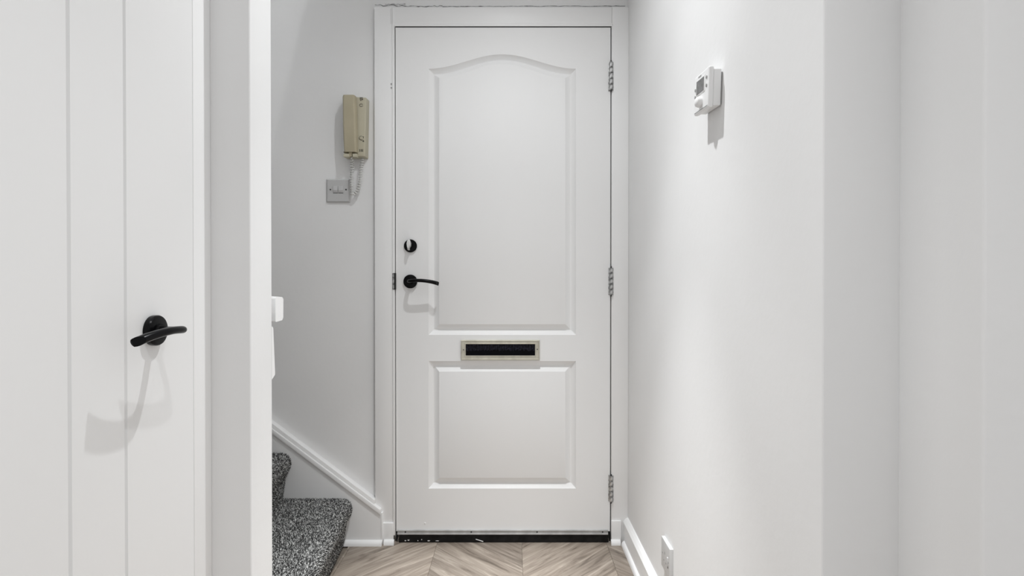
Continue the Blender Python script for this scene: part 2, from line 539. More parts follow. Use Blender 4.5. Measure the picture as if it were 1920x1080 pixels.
# ------------------------------------------------------------------ front door
door = thing('door_1', 'white moulded front door with arched upper panel and letterbox', 'door', ((d_l + d_r) / 2, YD, 0.02), kind='structure')
def panel_loops(u0, u1, v0, v1, arch):
    """outer loop as (x,z) pixel rectangle; arch in pixels; returns function of inset"""
    def loop(d):
        a, b = u0 + d, u1 - d
        lo = v1 - d
        pts = [(a, lo), (b, lo)]
        n = 28 if arch else 2
        for i in range(n):
            t = i / (n - 1)
            u = b + (a - b) * t
            s = (2 * t - 1)
            v = v0 + d * (0.86 if arch else 1.0) - (arch * (0.5 * (1 + math.cos(math.pi * s))) if arch else 0)
            pts.append((u, v))
        return [(at(u, v, YD).x, at(u, v, YD).z) for u, v in pts]
    return loop
P1 = panel_loops(803.5, 1080, 129, 628, 27)
P2 = panel_loops(803.5, 1080, 677, 916, 0)
# slab: outer edges, two openings
bm = bmesh.new()
gx = 0.0012
slab_b = at(940, 996, YD).z
rect = [(d_l + .0005, slab_b), (d_r - .0005, slab_b), (d_r - .0005, d_t - .001), (d_l + .0005, d_t - .001)]
loops = [rect, P1(0), P2(0)]
allv = []
for Lp in loops:
    vv = [bm.verts.new((x, YD, z)) for x, z in Lp]
    ee = [bm.edges.new((vv[i], vv[(i + 1) % len(vv)])) for i in range(len(vv))]
    allv.append((vv, ee))
bmesh.ops.triangle_fill(bm, use_beauty=True, edges=[e for _, ee in allv for e in ee])
for vv, ee in allv[:1]:
    back = [bm.verts.new((v.co.x, YD + .044, v.co.z)) for v in vv]
    for i in range(len(vv)):
        bm.faces.new((vv[i], vv[(i + 1) % len(vv)], back[(i + 1) % len(vv)], back[i]))
    bm.faces.new(back)
finish(bm, 'slab', 'door', door)
def door_panel(fn):
    bm = bmesh.new()
    prof = [(0, 0), (1.0, .0030), (5.5, .0105), (8.5, .0150), (9.8, .0156), (11, .0146), (15, .0090), (19.2, .0034), (19.5, .0010), (20.6, .0002)]
    R = []
    for d, dep in prof:
        R.append([bm.verts.new((x, YD + dep, z)) for x, z in fn(d)])
    n = len(R[0])
    for a, b in zip(R[:-1], R[1:]):
        for i in range(n):
            bm.faces.new((a[i], a[(i + 1) % n], b[(i + 1) % n], b[i]))
    es = [bm.edges.get((R[-1][i], R[-1][(i + 1) % n])) for i in range(n)]
    bmesh.ops.triangle_fill(bm, use_beauty=True, edges=es)
    for f in bm.faces: pass
    return finish(bm, 'panel', 'door', door, True, 22)
door_panel(P1); door_panel(P2)

# lever handle, shared by both doors
def lever_handle(parent, c, n, l):
    c = Vector(c); n = Vector(n); l = Vector(l); h = Vector((0, 0, 1))
    root = lathe('door_handle', c, n, [(0, 0), (.0262, 0), (.0268, .002), (.0268, .0092), (.0255, .0114), (.022, .0122), (.012, .0124), (.0108, .018), (0, .018)], 'black', parent, 48)
    W = lambda a, b, z: c + n * a + l * b + h * z
    path = catmull([W(.008, 0, 0), W(.030, 0, 0), W(.047, .002, .001), W(.0575, .009, .002), W(.0615, .022, .003), W(.062, .045, .0035), W(.0595, .070, .0015), W(.0545, .095, -.003), W(.048, .117, -.0095)], 8)
    n_ = len(path)
    rad = []
    for i in range(n_):
        t = i / (n_ - 1)
        rad.append(.0085 - .001 * min(1, t * 4) + (.0012 * max(0, t - .6) / .4))
    bm = bmesh.new(); add_tube(bm, path, rad, 20, (0, 0, 1), .86)
    # oblique flat end
    tip = path[-1]; cut_n = (l * .9 + n * .45).normalized()
    bmesh.ops.bisect_plane(bm, geom=bm.verts[:] + bm.edges[:] + bm.faces[:], plane_co=tip - l * .004, plane_no=cut_n, clear_outer=True)
    be = [e for e in bm.edges if e.is_boundary]
    if be: bmesh.ops.contextual_create(bm, geom=be)
    finish(bm, 'lever', 'black', root, True, 40)
    return root
c = at(770, 527.8, YD)
tag(lever_handle(door, (c.x, YD, c.z), (0, -1, 0), (1, 0, 0)), 'black lever handle on a round rose')

# lock with thumb turn
c = at(770, 461.2, YD)
lock = lathe('door_lock', (c.x, YD, c.z), (0, -1, 0), [(0, 0), (.0248, 0), (.0252, .002), (.0252, .007), (.0235, .009), (.010, .009), (.0095, .014), (0, .014)], 'black', door, 48)
tag(lock, 'round black lock rose with a silver thumb turn')
bm = bmesh.new()
# leaf shaped blade, tapered
prof = [(-.0035, -.021), (.0030, -.021), (.0042, -.012), (.0085, -.004), (.0090, .006), (.0055, .016), (.002, .021), (-.002, .021), (-.0055, .014), (-.0075, .004), (-.0060, -.008), (-.0045, -.014)]
rings = []
for dep, sc in ((.012, .8), (.018, 1.0), (.034, .9), (.040, .62)):
    rings.append([bm.verts.new((c.x - .003 + x * sc, YD - dep, c.z + .003 + z * sc)) for x, z in prof])
for a, b in zip(rings[:-1], rings[1:]):
    for i in range(len(prof)):
        bm.faces.new((a[i], a[(i + 1) % len(prof)], b[(i + 1) % len(prof)], b[i]))
bm.faces.new(rings[0][::-1]); bm.faces.new(rings[-1])
finish(bm, 'thumb_turn', 'chrome', lock, True, 30)

# letterbox
def lp(u, v, y=YD): return at(u, v, y)
YL = YD - .012
o0 = lp(864.3, 637.8, YL); o1 = lp(1012, 675.3, YL); i0 = lp(873, 645.2, YL); i1 = lp(1003.3, 667, YL)
bm = bmesh.new()
ringset = [[(o0.x, o1.z), (o1.x, o1.z), (o1.x, o0.z), (o0.x, o0.z)]]
def rr(dx, y): return [bm.verts.new((x, y, z)) for x, z in ((o0.x + dx, o1.z + dx), (o1.x - dx, o1.z + dx), (o1.x - dx, o0.z - dx), (o0.x + dx, o0.z - dx))]
def ri(dx, y): return [bm.verts.new((x, y, z)) for x, z in ((i0.x - dx, i1.z - dx), (i1.x + dx, i1.z - dx), (i1.x + dx, i0.z + dx), (i0.x - dx, i0.z + dx))]
RR = [rr(0, YD), rr(0, YL + .002), rr(.002, YL), rr(.0045, YL), rr(.0055, YL + .0015), ri(.0035, YL + .0015), ri(.0022, YL - .0005), ri(.0, YL), ri(0, YD + .02)]
for a, b in zip(RR[:-1], RR[1:]):
    for i in range(4): bm.faces.new((a[i], a[(i + 1) % 4], b[(i + 1) % 4], b[i]))
lb = finish(bm, 'letterbox', 'brass', door)
tag(lb, 'pale brass letterbox frame with black opening')
box('flap', (i0.x, YD - .003, i1.z), (i1.x, YD + .002, i0.z), 'flap', lb)
bm = bmesh.new()
nb = 90
for i in range(nb):
    x = i0.x + (i1.x - i0.x) * (i + .5) / nb + random.uniform(-.0006, .0006)
    zt = i0.z - .0005; zb = i0.z - (i0.z - i1.z) * random.uniform(.45, .62)
    add_box(bm, (x - .0011, YD - .0075 + random.uniform(-.001, .001), zb), (x + .0011, YD - .0045, zt))
tag(finish(bm, 'draught_brush', 'bristle', lb), kind='stuff')
for u, v in ((869, 656), (1007.5, 655)):
    s = lp(u, v, YL)
    lathe('screw', (s.x, YL + .002, s.z), (0, -1, 0), [(0, 0), (.0022, 0), (.0022, .0012), (0, .0018)], 'screw', lb, 12)

# hinges
def hinge(v0, v1):
    yk = YD - .010
    c0 = at(1145.8, v0, yk); c1 = at(1145.8, v1, yk)
    zt, zb = c0.z, c1.z
    hh = box('hinge', (c0.x - .009, YD - .0025, zb + .006), (c0.x + .0008, YD + .004, zt - .006), 'steel', door, .0008)
    box('leaf', (c0.x + .0018, YF - .0025, zb + .006), (c0.x + .0095, YF + .004, zt - .006), 'steel', hh, .0008)
    n = 5
    for i in range(n):
        a = zb + .006 + (zt - zb - .012) * i / n; b = zb + .006 + (zt - zb - .012) * (i + 1) / n
        lathe('knuckle', (c0.x, yk, a + .0008), (0, 0, 1), [(0, 0), (.0058, 0), (.0064, .0006), (.0064, b - a - .0022), (.0058, b - a - .0016), (0, b - a - .0016)], 'steel', hh, 16)
    lathe('pin', (c0.x, yk, zb), (0, 0, 1), [(0, 0), (.003, .0008), (.0036, .004), (.003, .007), (.003, zt - zb - .007), (.0038, zt - zb - .004), (.003, zt - zb - .001), (0, zt - zb)], 'screw', hh, 12)
    return hh
for v0, v1 in ((113, 172), (499, 556), (889, 944)):
    hinge(v0, v1)

# draught bar with screws
b0 = at(745, 994.3, YD - .006); b1 = at(1140, 1003.3, YD - .006)
zt, zb = b0.z, b1.z
bar = prism('draught_bar', [(YD + .001, zb), (YD - .004, zb), (YD - .0085, zb + .003), (YD - .0085, zb + .007), (YD - .005, zb + .0085), (YD - .005, zt - .004), (YD - .0075, zt - .003), (YD - .0075, zt), (YD + .001, zt)], 0, b0.x, b1.x, 'alu', door)
tag(bar, 'pale aluminium draught bar along the door foot')
for u in (760, 883.6, 1007, 1130):
    s = at(u, 997.7, YD - .006)
    lathe('screw', (s.x, YD - .0045, s.z), (0, -1, 0), [(0, 0), (.0032, 0), (.003, .0016), (0, .0026)], 'screw', bar, 12)
s0 = at(748, 1003, YD - .002); s1 = at(1140.5, 1017, YD - .002)
low_strip = box('under_door_strip', (s0.x, YD - .003, .0012), (s1.x, YD + .02, s0.z + .003), 'bar', door, .001)  # near-black strip filling the space under the door
tag(low_strip, 'black strip under the door')
for u, v, ww, hh in ((760, 1014, 1.6, 1.8), (766, 1013, 2.2, 2), (783.5, 1014, 1, 1.6), (790.5, 1012, 1, 1.8), (803.5, 1014, 3.2, 1.5), (820, 1014.3, 4.5, .9), (1143, 1016, 1, 1)):
    p = at(u, v, YD - .004)
    bm = bmesh.new()
    pts = [(p.x + ww * .00208 * math.cos(t) * random.uniform(.6, 1.1), p.z + hh * .00208 * .6 * math.sin(t) * random.uniform(.5, 1.2)) for t in (math.tau * i / 7 for i in range(7))]
    add_prism(bm, pts, 1, YD - .0040, YD - .0028)
    finish(bm, 'paint_fleck', 'trim', low_strip)
bm = bmesh.new()
a = at(892, 1011, YD - .004); b = at(906, 1015.5, YD - .004)
add_prism(bm, [(a.x, a.z + .001), (b.x, b.z + .0015), (b.x, b.z - .001), (a.x, a.z - .001)], 1, YD - .005, YD - .0028)
finish(bm, 'paint_fleck', 'trim', low_strip)
p = at(797, 981, YD)
bm = bmesh.new(); add_lathe(bm, (p.x, YD + .0002, p.z), (0, -1, 0), [(0, 0), (.004, 0), (.003, .0015), (0, .002)], 10)
finish(bm, 'paint_blob', 'trim', door, True)

# ------------------------------------------------------------------ stair string, skirtings
# sloped string on the back wall
YS = YF - .014
A = at(714, 961.5, YS); slope = .752
zcap = .030
xl_end = -1.75
def zl(x, off=0.0): return A.z + (A.x - x) * slope + off
strg = tag(prism('baseboard_stair', [(A.x, .0), (A.x, A.z - .002), (xl_end, zl(xl_end, -.002)), (xl_end, zl(xl_end, -.6)), (-.86, .0)], 1, YS, YW, 'trim'), 'white sloping stair string against the wall under the entry phone', 'stair string', 'structure')
# capping, two stepped mouldings
def slanted(name, lo, hi, y0, y1, xr):
    prism(name, [(xr, zl(xr, lo)), (xr, zl(xr, hi)), (xl_end, zl(xl_end, hi)), (xl_end, zl(xl_end, lo))], 1, y0, y1, 'trim', strg, bevel=.0025)
slanted('capping', -.006, .013, YS - .007, YW, A.x)
slanted('moulding', .0135, .030, YS + .001, YW, f_l + .001)
a = at(643, 1020, YS - .014)
bm = bmesh.new()
q = [(YS - .016 * math.cos(t), .019 * math.sin(t)) for t in (math.pi / 2 * i / 6 for i in range(7))] + [(YS, 0)]
add_prism(bm, q, 0, -.70, A.x + .006); finish(bm, 'floor_bead', 'trim', strg, True)
box('end_strip', (A.x, YS - .001, 0), (A.x + .007, YF + .001, A.z), 'trim', strg, .002)

# right skirting with top bevel and floor bead
t_top = at(1168, 971, YD).z
sk = [(XR, 0), (XR - .019, 0), (XR - .019, t_top - .012), (XR - .012, t_top - .003), (XR - .004, t_top + .004), (XR, t_top + .004)]
skr = tag(prism('baseboard_right', sk, 1, yc1 + .0, YF - .0, 'trim', smooth=False), 'white skirting board along the right wall', 'skirting', 'structure')
q = [(XR - .019 - .012 * math.cos(t), .018 * math.sin(t)) for t in (math.pi / 2 * i / 6 for i in range(7))] + [(XR - .019, 0)]
bm = bmesh.new(); add_prism(bm, q, 1, yc1, YF - .02); finish(bm, 'floor_bead', 'trim', skr, True)
for (ax_, ay_), (bx_, by_) in ((RW[1], RW[2]), (RW[2], RW[3]), (RW[3], RW[4])):
    dv = Vector((bx_ - ax_, by_ - ay_)).normalized(); nv = Vector((dv.y, -dv.x)) * .018
    if nv.y > 0 and abs(nv.y) > abs(nv.x): nv = -nv
    if abs(nv.x) >= abs(nv.y) and nv.x > 0: nv = -nv
    prism('return_board', [(ax_, ay_), (bx_, by_), (bx_ + nv.x, by_ + nv.y), (ax_ + nv.x, ay_ + nv.y)], 2, 0, t_top, 'trim', skr)

# ------------------------------------------------------------------ carpeted stairs
RISE, GOING = .1765, .235
X_N = at(659, 950, YS).x          # first nosing at the wall
SY0, SY1 = YP1 + .006, YS - .001
stairs = thing('staircase', 'flight of stairs in speckled grey carpet rising to the left', 'stairs', (X_N - .1, (SY0 + SY1) / 2, 0), kind='structure')
def step_profile(i, xn, z0, xnext):
    """carpeted nosing outline from riser foot to the foot of the next riser"""
    z1 = z0 + RISE
    p = [(xn - .034, z0), (xn - .022, z0 + RISE * .5), (xn - .008, z1 - .062), (xn - .0015, z1 - .045), (xn, z1 - .033), (xn - .0025, z1 - .020), (xn - .009, z1 - .009), (xn - .019, z1 - .0025), (xn - .034, z1), (xn - .08, z1), (xnext - .034, z1)]
    return p
def shear(x, y, i): return x + (.076 if i == 0 else .05) * (SY1 - y)
def resample(p, step):
    P = [Vector((a, b)) for a, b in p]; out = [P[0].copy()]; 
    for a, b in zip(P[:-1], P[1:]):
        n = max(1, int(round((b - a).length / step)))
        for j in range(1, n + 1): out.append(a.lerp(b, j / n))
    return out
for i in range(5):
    xn = X_N - i * GOING; z0 = i * RISE
    xnext = xn - GOING
    prof = step_profile(i, xn, z0, xnext)
    fine = resample(prof, .012)
    ys = np.linspace(SY0, SY1, 24)
    bm = bmesh.new()
    rows = [[bm.verts.new((shear(p.x, y, i), y, p.y)) for p in fine] for y in ys]
    for a, b in zip(rows[:-1], rows[1:]):
        for j in range(len(fine) - 1):
            bm.faces.new((a[j], a[j + 1], b[j + 1], b[j]))
    # close the ends and the bottom so the step is a solid
    for r_, y in ((rows[0], ys[0]), (rows[-1], ys[-1])):
        ex = bm.verts.new((shear(xnext - .034, y, i), y, z0))
        bm.faces.new(r_ + [ex])
    st = finish(bm, 'step', 'carpet', stairs, True, 60)
    if i > 2: continue
    # pile: small tufts standing on the visible carpet
    dens = .0030
    fp = resample(prof, dens)
    ny = int((SY1 - SY0) / dens)
    nx = len(fp) - 1
    jj, kk = np.meshgrid(np.arange(nx), np.arange(ny), indexing='ij')
    jj = jj.ravel(); kk = kk.ravel()
    FP = np.array([[p.x, p.y] for p in fp])
    t = rng.random(jj.size)
    base2 = FP[jj] * (1 - t[:, None]) + FP[jj + 1] * t[:, None]
    tan = FP[jj + 1] - FP[jj]
    tan /= np.linalg.norm(tan, axis=1)[:, None] + 1e-9
    nor = np.stack([tan[:, 1], -tan[:, 0]], 1)
    nor[:] = nor
    yy = SY0 + (kk + rng.random(kk.size)) * dens
    sh = (.076 if i == 0 else .05) * (SY1 - yy)
    B = np.stack([base2[:, 0] + sh, yy, base2[:, 1]], 1)
    Nn = np.stack([nor[:, 0], np.zeros(jj.size), nor[:, 1]], 1)
    Tn = np.stack([tan[:, 0], np.zeros(jj.size), tan[:, 1]], 1)
    Yn = np.zeros_like(B); Yn[:, 1] = 1
    hgt = rng.uniform(.0030, .0062, jj.size)[:, None]
    r = rng.uniform(.0014, .0021, jj.size)[:, None]
    a0 = rng.uniform(0, 6.28, jj.size)
    V = []
    for q3 in range(3):
        ca = np.cos(a0 + q3 * 2.094)[:, None]; sa = np.sin(a0 + q3 * 2.094)[:, None]
        V.append(B - Nn * .001 + (Tn * ca + Yn * sa) * r)
    lean = (Tn * rng.normal(0, .0012, jj.size)[:, None] + Yn * rng.normal(0, .0012, jj.size)[:, None])
    for q3 in range(3):
        ca = np.cos(a0 + q3 * 2.094)[:, None]; sa = np.sin(a0 + q3 * 2.094)[:, None]
        V.append(B + Nn * hgt + lean + (Tn * ca + Yn * sa) * r * .55)
    nT = jj.size
    verts = np.stack(V, 1).reshape(-1, 3)
    tri = []
    base = np.arange(nT) * 6
    for a, b, c_ in ((0, 1, 4), (0, 4, 3), (1, 2, 5), (1, 5, 4), (2, 0, 3), (2, 3, 5), (3, 4, 5)):
        tri.append(np.stack([base + a, base + b, base + c_], 1))
    tri = np.stack(tri, 1).reshape(-1, 3)
    me = bpy.data.meshes.new('carpet_pile')
    org = WLOC[st.name]
    verts = verts - np.array(org[:])
    me.vertices.add(len(verts)); me.vertices.foreach_set('co', verts.ravel())
    me.loops.add(tri.size); me.loops.foreach_set('vertex_index', tri.ravel())
    me.polygons.add(len(tri)); me.polygons.foreach_set('loop_start', np.arange(0, tri.size, 3))
    me.polygons.foreach_set('loop_total', np.full(len(tri), 3))
    me.update(); me.validate()
    at_ = me.attributes.new('yarn', 'FLOAT', 'POINT')
    at_.data.foreach_set('value', np.repeat(rng.random(nT), 6))
    o = link('carpet_pile', me, 'pile', st, org)
    o['kind'] = 'stuff'
box('landing', (XSTW, SY0, 0), (X_N - 5 * GOING - .002, YS - .002, 5 * RISE), 'carpet', stairs)

# handrail on the stair side of the pier
YR0, YR1 = YP1 + .018, YP1 + .062
def hz(v, y): return at(515, v, y).z
rail = thing('handrail', 'white handrail end beside the stairs, peeping past the wall', 'handrail', (XP - .05, YP1, .9))
zr_t = at(520, 556, YR1).z; zr_b = at(520, 600, YR1).z
bm = bmesh.new()
hgt = zr_t - zr_b
prof = [(YR0, 0.0), (YR0 + .004, -.002), (YR1 - .006, 0.0), (YR1, .006), (YR1 + .001, hgt - .006), (YR1 - .006, hgt - .001), (YR0 + .004, hgt), (YR0, hgt - .006)]
secs = []
for x, dz in ((XP + .0, 0), (XP - .06, .004), (XP - .12, .035), (XP - 1.0, .035 + .88 * slope)):
    secs.append([bm.verts.new((x, y, zr_b + z + dz)) for y, z in prof])
for a, b in zip(secs[:-1], secs[1:]):
    for i in range(len(prof)): bm.faces.new((a[i], a[(i + 1) % len(prof)], b[(i + 1) % len(prof)], b[i]))
bm.faces.new(secs[0]); bm.faces.new(secs[-1][::-1])
finish(bm, 'rail', 'trim', rail, True, 40)
box('bracket', (XP - .09, YP1 - .001, zr_b + .012), (XP - .06, YR0 + .004, zr_t - .012), 'trim', rail, .002)
# tapered backing block lower down
zt = at(512, 612, YP1 + .01).z; zb = at(515, 710, YP1 + .01).z
y_t = atx(512.5, 615, XP).y; y_b = atx(516, 700, XP).y
prism('backing_block', [(YP1 - .0005, zb), (YP1 + .004, zb + .002), (y_b, zb + .008), (y_b + .0005, zb + .014), (y_t + .001, zt - .004), (y_t - .003, zt), (YP1 - .0005, zt)], 0, XP - .09, XP - .0005, 'trim', rail)

# ------------------------------------------------------------------ boarded door on the left
door2 = thing('door_2', 'white boarded cupboard door with vertical grooves and black lever handle', 'door', (XL, (dl_far + dl_near) / 2, .01), kind='structure')
g1 = atx(235, 540, XL).y; g2 = atx(129.5, 540, XL).y
edges = [dl_far, g1, g2]
while edges[-1] - .116 > dl_near + .15: edges.append(edges[-1] - .116)
edges.append(dl_near)
for i, (a, b) in enumerate(zip(edges[:-1], edges[1:])):
    gt = .0034; dp = .0055
    hi_y = a if i == 0 else a - .0002
    lo_y = b if i == len(edges) - 2 else b + .0002
    pts = [(XL - .035, lo_y), (XL - .035, hi_y), (XL - dp, hi_y), (XL, hi_y - gt), (XL, lo_y + gt), (XL - dp, lo_y)]
    if i == 0: pts[2:4] = [(XL - .001, hi_y), (XL, hi_y - .001)]
    if i == len(edges) - 2: pts[4:6] = [(XL, lo_y)]
    prism('board', pts, 2, .012, DL_TOP, 'board', door2)
box('backing', (XL - .045, dl_near, .012), (XL - .0352, dl_far, DL_TOP), 'board', door2)
c = atx(286, 619.5, XL)
tag(lever_handle(door2, (XL, c.y, c.z), (1, 0, 0), (0, -1, 0)), 'black lever handle on a round rose')
# casing around the boarded door
cs = tag(box('trim_2', (XL - .06, dl_far + .0003, 0), (XL + .001, fr_far - .0006, DL_TOP + .07), 'trim', None, .0015), 'white casing strip between boarded door and wall end', 'door casing', 'structure')
box('jamb', (XL - .06, dl_near - .068, 0), (XL + .001, dl_near - .0015, DL_TOP + .07), 'trim', cs, .0015)
box('head', (XL - .06, dl_near - .0015, DL_TOP + .002), (XL + .001, dl_far + .001, DL_TOP + .07), 'trim', cs, .0015)
bm = bmesh.new(); add_box(bm, (XL - .12, dl_near - .07, 0), (XL - .062, YP0, DL_TOP + .075))
finish(bm, 'backing', 'wall', cs)
tag(box('baseboard_left', (XL - .004, YBACK, 0), (XL + .014, dl_near - .07, .1), 'trim', None, .003), 'white skirting board along the near left wall', 'skirting', 'structure')

# ------------------------------------------------------------------ entry phone
ph0 = at(641, 176, YW - .03); ph1 = at(688, 292, YW - .03)
phone = thing('entry_phone', 'beige plastic door entry phone with a coiled cord, mounted beside the front door', 'entry phone', ((ph0.x + ph1.x) / 2, YW, ph1.z))
def pp(u, v, y): p = at(u, v, y); return (p.x, p.y, p.z)
def hull_box(name, front, back, mat, parent, bevel=.003):
    """front and back: four corner points each, clockwise from top left"""
    bm = bmesh.new()
    f = [bm.verts.new(p) for p in front]; b = [bm.verts.new(p) for p in back]
    bm.faces.new(f); bm.faces.new(b[::-1])
    for i in range(4): bm.faces.new((f[i], f[(i + 1) % 4], b[(i + 1) % 4], b[i]))
    bmesh.ops.recalc_face_normals(bm, faces=bm.faces[:])
    if bevel: bmesh.ops.bevel(bm, geom=bm.edges[:], offset=bevel, segments=3, profile=.6, affect='EDGES')
    return finish(bm, name, mat, parent, True, 40)
yb = YW - .042                   # face of the base
x0 = at(642, 200, yb).x; x1 = at(687.4, 200, yb).x
zt_ = at(660, 180, yb).z; zb_ = at(660, 293, yb).z
base = hull_box('base', [(x0, yb, zt_), (x1 - .002, yb, zt_ - .006), (x1 - .008, yb, zb_), (x0 + .006, yb, zb_)],
                [(x0 - .002, YW, zt_ + .002), (x1, YW, zt_ - .004), (x1 - .004, YW, zb_ - .002), (x0 + .004, YW, zb_ - .002)], 'beige_base', phone)
# handset: arched bar standing off the base, its middle hollow towards the base
yh = YW - .074
hx0 = at(641.5, 230, yh).x; hx1 = at(664.8, 230, yh).x
hzt = at(650, 176.5, yh).z; hzb = at(650, 283.5, yh).z
bm = bmesh.new()
secs = []
nS = 18
for i in range(nS + 1):
    t = i / nS
    z = hzt + (hzb - hzt) * t
    bow = math.sin(math.pi * t) ** .7
    yfr = yh + .007 * (1 - bow)                     # front face bows out a little
    ybk = yb - .002 - .004 * bow
    wl = hx0 + .0 + .004 * t
    wr = hx1 - .003 + .006 * t + .002 * math.sin(math.pi * t)
    c_ = .005
    secs.append([bm.verts.new(p) for p in ((wl + c_, yfr, z), (wr - c_, yfr, z), (wr, yfr + c_ * 1.3, z), (wr + .002, ybk, z), (wl - .001, ybk, z), (wl, yfr + c_, z))])
for a, b in zip(secs[:-1], secs[1:]):
    for i in range(6): bm.faces.new((a[i], a[(i + 1) % 6], b[(i + 1) % 6], b[i]))
bm.faces.new(secs[0]); bm.faces.new(secs[-1][::-1])
hs = finish(bm, 'handset', 'beige', phone, True, 28)
# dark parting line under the handset and the cord gland
for (u0, u1) in ((644.5, 654), (661, 669)):
    a = at(u0, 284.5, yb - .004); b = at(u1, 286, yb - .004)
    box('parting_line', (a.x, yb - .0065, b.z), (b.x, yb - .001, a.z), 'print', phone)
a = at(642.5, 286.5, yb - .03); b = at(668, 293, yb - .03)
box('cradle_lip', (a.x, yb - .022, b.z), (at(655, 290, yb - .02).x, yb + .002, a.z - .001), 'beige_base', phone, .002)
box('cradle_lip', (at(661, 290, yb - .02).x, yb - .022, b.z), (at(669, 290, yb - .02).x, yb + .002, a.z - .001), 'beige_base', phone, .002)
g = at(657.5, 289, yb - .012)
box('cord_gland', (g.x - .006, yb - .018, g.z - .010), (g.x + .006, yb - .002, g.z + .008), 'beige', phone, .002)
# printed marks and button on the base
def mark(u0, v0, u1, v1, mat='print', dy=.0006, bev=0):
    a = at(u0, v0, yb); b = at(u1, v1, yb)
    return box('printed_mark', (a.x, yb - dy, b.z), (b.x, yb + .001, a.z), mat, phone, bev)
mark(674.6, 182.6, 680.2, 184.2); mark(674.4, 184.9, 677.6, 186.4); mark(678.2, 185.0, 680.6, 187.6); mark(675.2, 187.2, 677.8, 188.8)
def ring_mark(u, v, rx, rz, th, a0=0, a1=360, dy=.001):
    c = at(u, v, yb); bm = bmesh.new(); n = 20
    pts_o, pts_i = [], []
    for i in range(n + 1):
        t = math.radians(a0 + (a1 - a0) * i / n)
        pts_o.append((c.x + rx * math.cos(t), c.z + rz * math.sin(t)))
        pts_i.append((c.x + (rx - th) * math.cos(t), c.z + (rz - th) * math.sin(t)))
    V = []
    for y in (yb - dy, yb + .0005):
        V.append([[bm.verts.new((x, y, z)) for x, z in p] for p in (pts_o, pts_i)])
    for i in range(n):
        (fo, fi), (bo, bi) = V
        bm.faces.new((fo[i], fo[i + 1], fi[i + 1], fi[i]))
        bm.faces.new((fo[i], fo[i + 1], bo[i + 1], bo[i]))
        bm.faces.new((fi[i], fi[i + 1], bi[i + 1], bi[i]))
    return finish(bm, 'printed_mark', 'print', phone)
ring_mark(677.3, 197.3, .0072, .0056, .0016, 20, 340)
c = at(677.6, 259, yb)
lathe('door_button', (c.x, yb + .0005, c.z), (0, -1, 0), [(0, 0), (.0065, 0), (.0065, .003), (.0055, .004), (0, .004)], 'beige_base', phone, 20)
ring_mark(677.6, 259, .0085, .0085, .0013, 60, 300)
mark(679.6, 256, 682.3, 257); mark(681, 257, 682, 259.5)
c = at(681.3, 264.7, yb)
lathe('indicator', (c.x, yb + .0005, c.z), (0, -1, 0), [(0, 0), (.0034, 0), (.0034, .0012), (0, .002)], 'print', phone, 14)
for u in (674, 676.8, 679.2):
    mark(u, 279.8, u + 1.5, 284.5)
# coiled cord
path = [Vector(p) for p in (pp(658.5, 292, yb - .008), pp(659.6, 299, yb - .006), pp(660.5, 312, YW - .026), pp(659.8, 335, YW - .024), pp(660.4, 355, YW - .024), pp(661.6, 364.5, YW - .024), pp(666.5, 362, YW - .024), pp(671.5, 355, YW - .024), pp(675.6, 340, YW - .024), pp(677, 320, YW - .022), pp(679, 304, YW - .020), pp(681, 294, YW - .018), pp(681.5, 291, YW - .018))]
sm = catmull(path, 24)
cum = [0]
for a, b in zip(sm[:-1], sm[1:]): cum.append(cum[-1] + (b - a).length)
Ltot = cum[-1]
turns = 34; per = 11
hel = []
for i in range(turns * per + 1):
    t = i / (turns * per); s = t * Ltot
    j = max(0, min(len(cum) - 2, int(np.searchsorted(cum, s)) - 1))
    f = (s - cum[j]) / max(1e-9, cum[j + 1] - cum[j])
    p = sm[j].lerp(sm[j + 1], f); tg = (sm[j + 1] - sm[j]).normalized()
    u = Vector((0, -1, 0)); u = (u - tg * u.dot(tg)).normalized(); s_ = tg.cross(u)
    rr_ = .0062 * min(1, t * 14, (1 - t) * 14)
    an = math.tau * i / per
    hel.append(p + (u * math.cos(an) + s_ * math.sin(an)) * rr_)
bm = bmesh.new(); add_tube(bm, hel, .0021, 6, (0, -1, 0.01))
finish(bm, 'coiled_cord', 'cord', phone, True, 80)

# ------------------------------------------------------------------ light switch
a = at(612, 335.5, YW - .009); b = at(655.5, 379, YW - .009)
sw = thing('light_switch', 'grey-white double light switch on the wall below the entry phone', 'light switch', ((a.x + b.x) / 2, YW, b.z))
bm = bmesh.new()
fr_ = [(a.x + .004, a.z - .004), (b.x - .004, a.z - .004), (b.x - .004, b.z + .004), (a.x + .004, b.z + .004)]
bk_ = [(a.x, a.z), (b.x, a.z), (b.x, b.z), (a.x, b.z)]
f = [bm.verts.new((x, YW - .0095, z)) for x, z in fr_]; m_ = [bm.verts.new((x, YW - .006, z)) for x, z in bk_]; k_ = [bm.verts.new((x, YW + .0005, z)) for x, z in bk_]
bm.faces.new(f); bm.faces.new(k_[::-1])
for p, q in ((f, m_), (m_, k_)):
    for i in range(4): bm.faces.new((p[i], p[(i + 1) % 4], q[(i + 1) % 4], q[i]))
finish(bm, 'plate', 'plate', sw)
for (u0, u1) in ((624.2, 633.2), (634.2, 643.2)):
    p0 = at(u0, 348.5, YW - .012); p1 = at(u1, 361.2, YW - .012)
    prism('rocker', [(YW - .009, p1.z), (YW - .0105, p1.z), (YW - .014, (p0.z + p1.z) / 2 - .004), (YW - .0112, p0.z), (YW - .009, p0.z)], 0, p0.x, p1.x, 'plate', sw, bevel=.0006)
    box('rocker_gap', (p0.x, YW - .0100, p1.z - .0022), (p1.x, YW - .0090, p1.z + .0004), 'screw', sw)
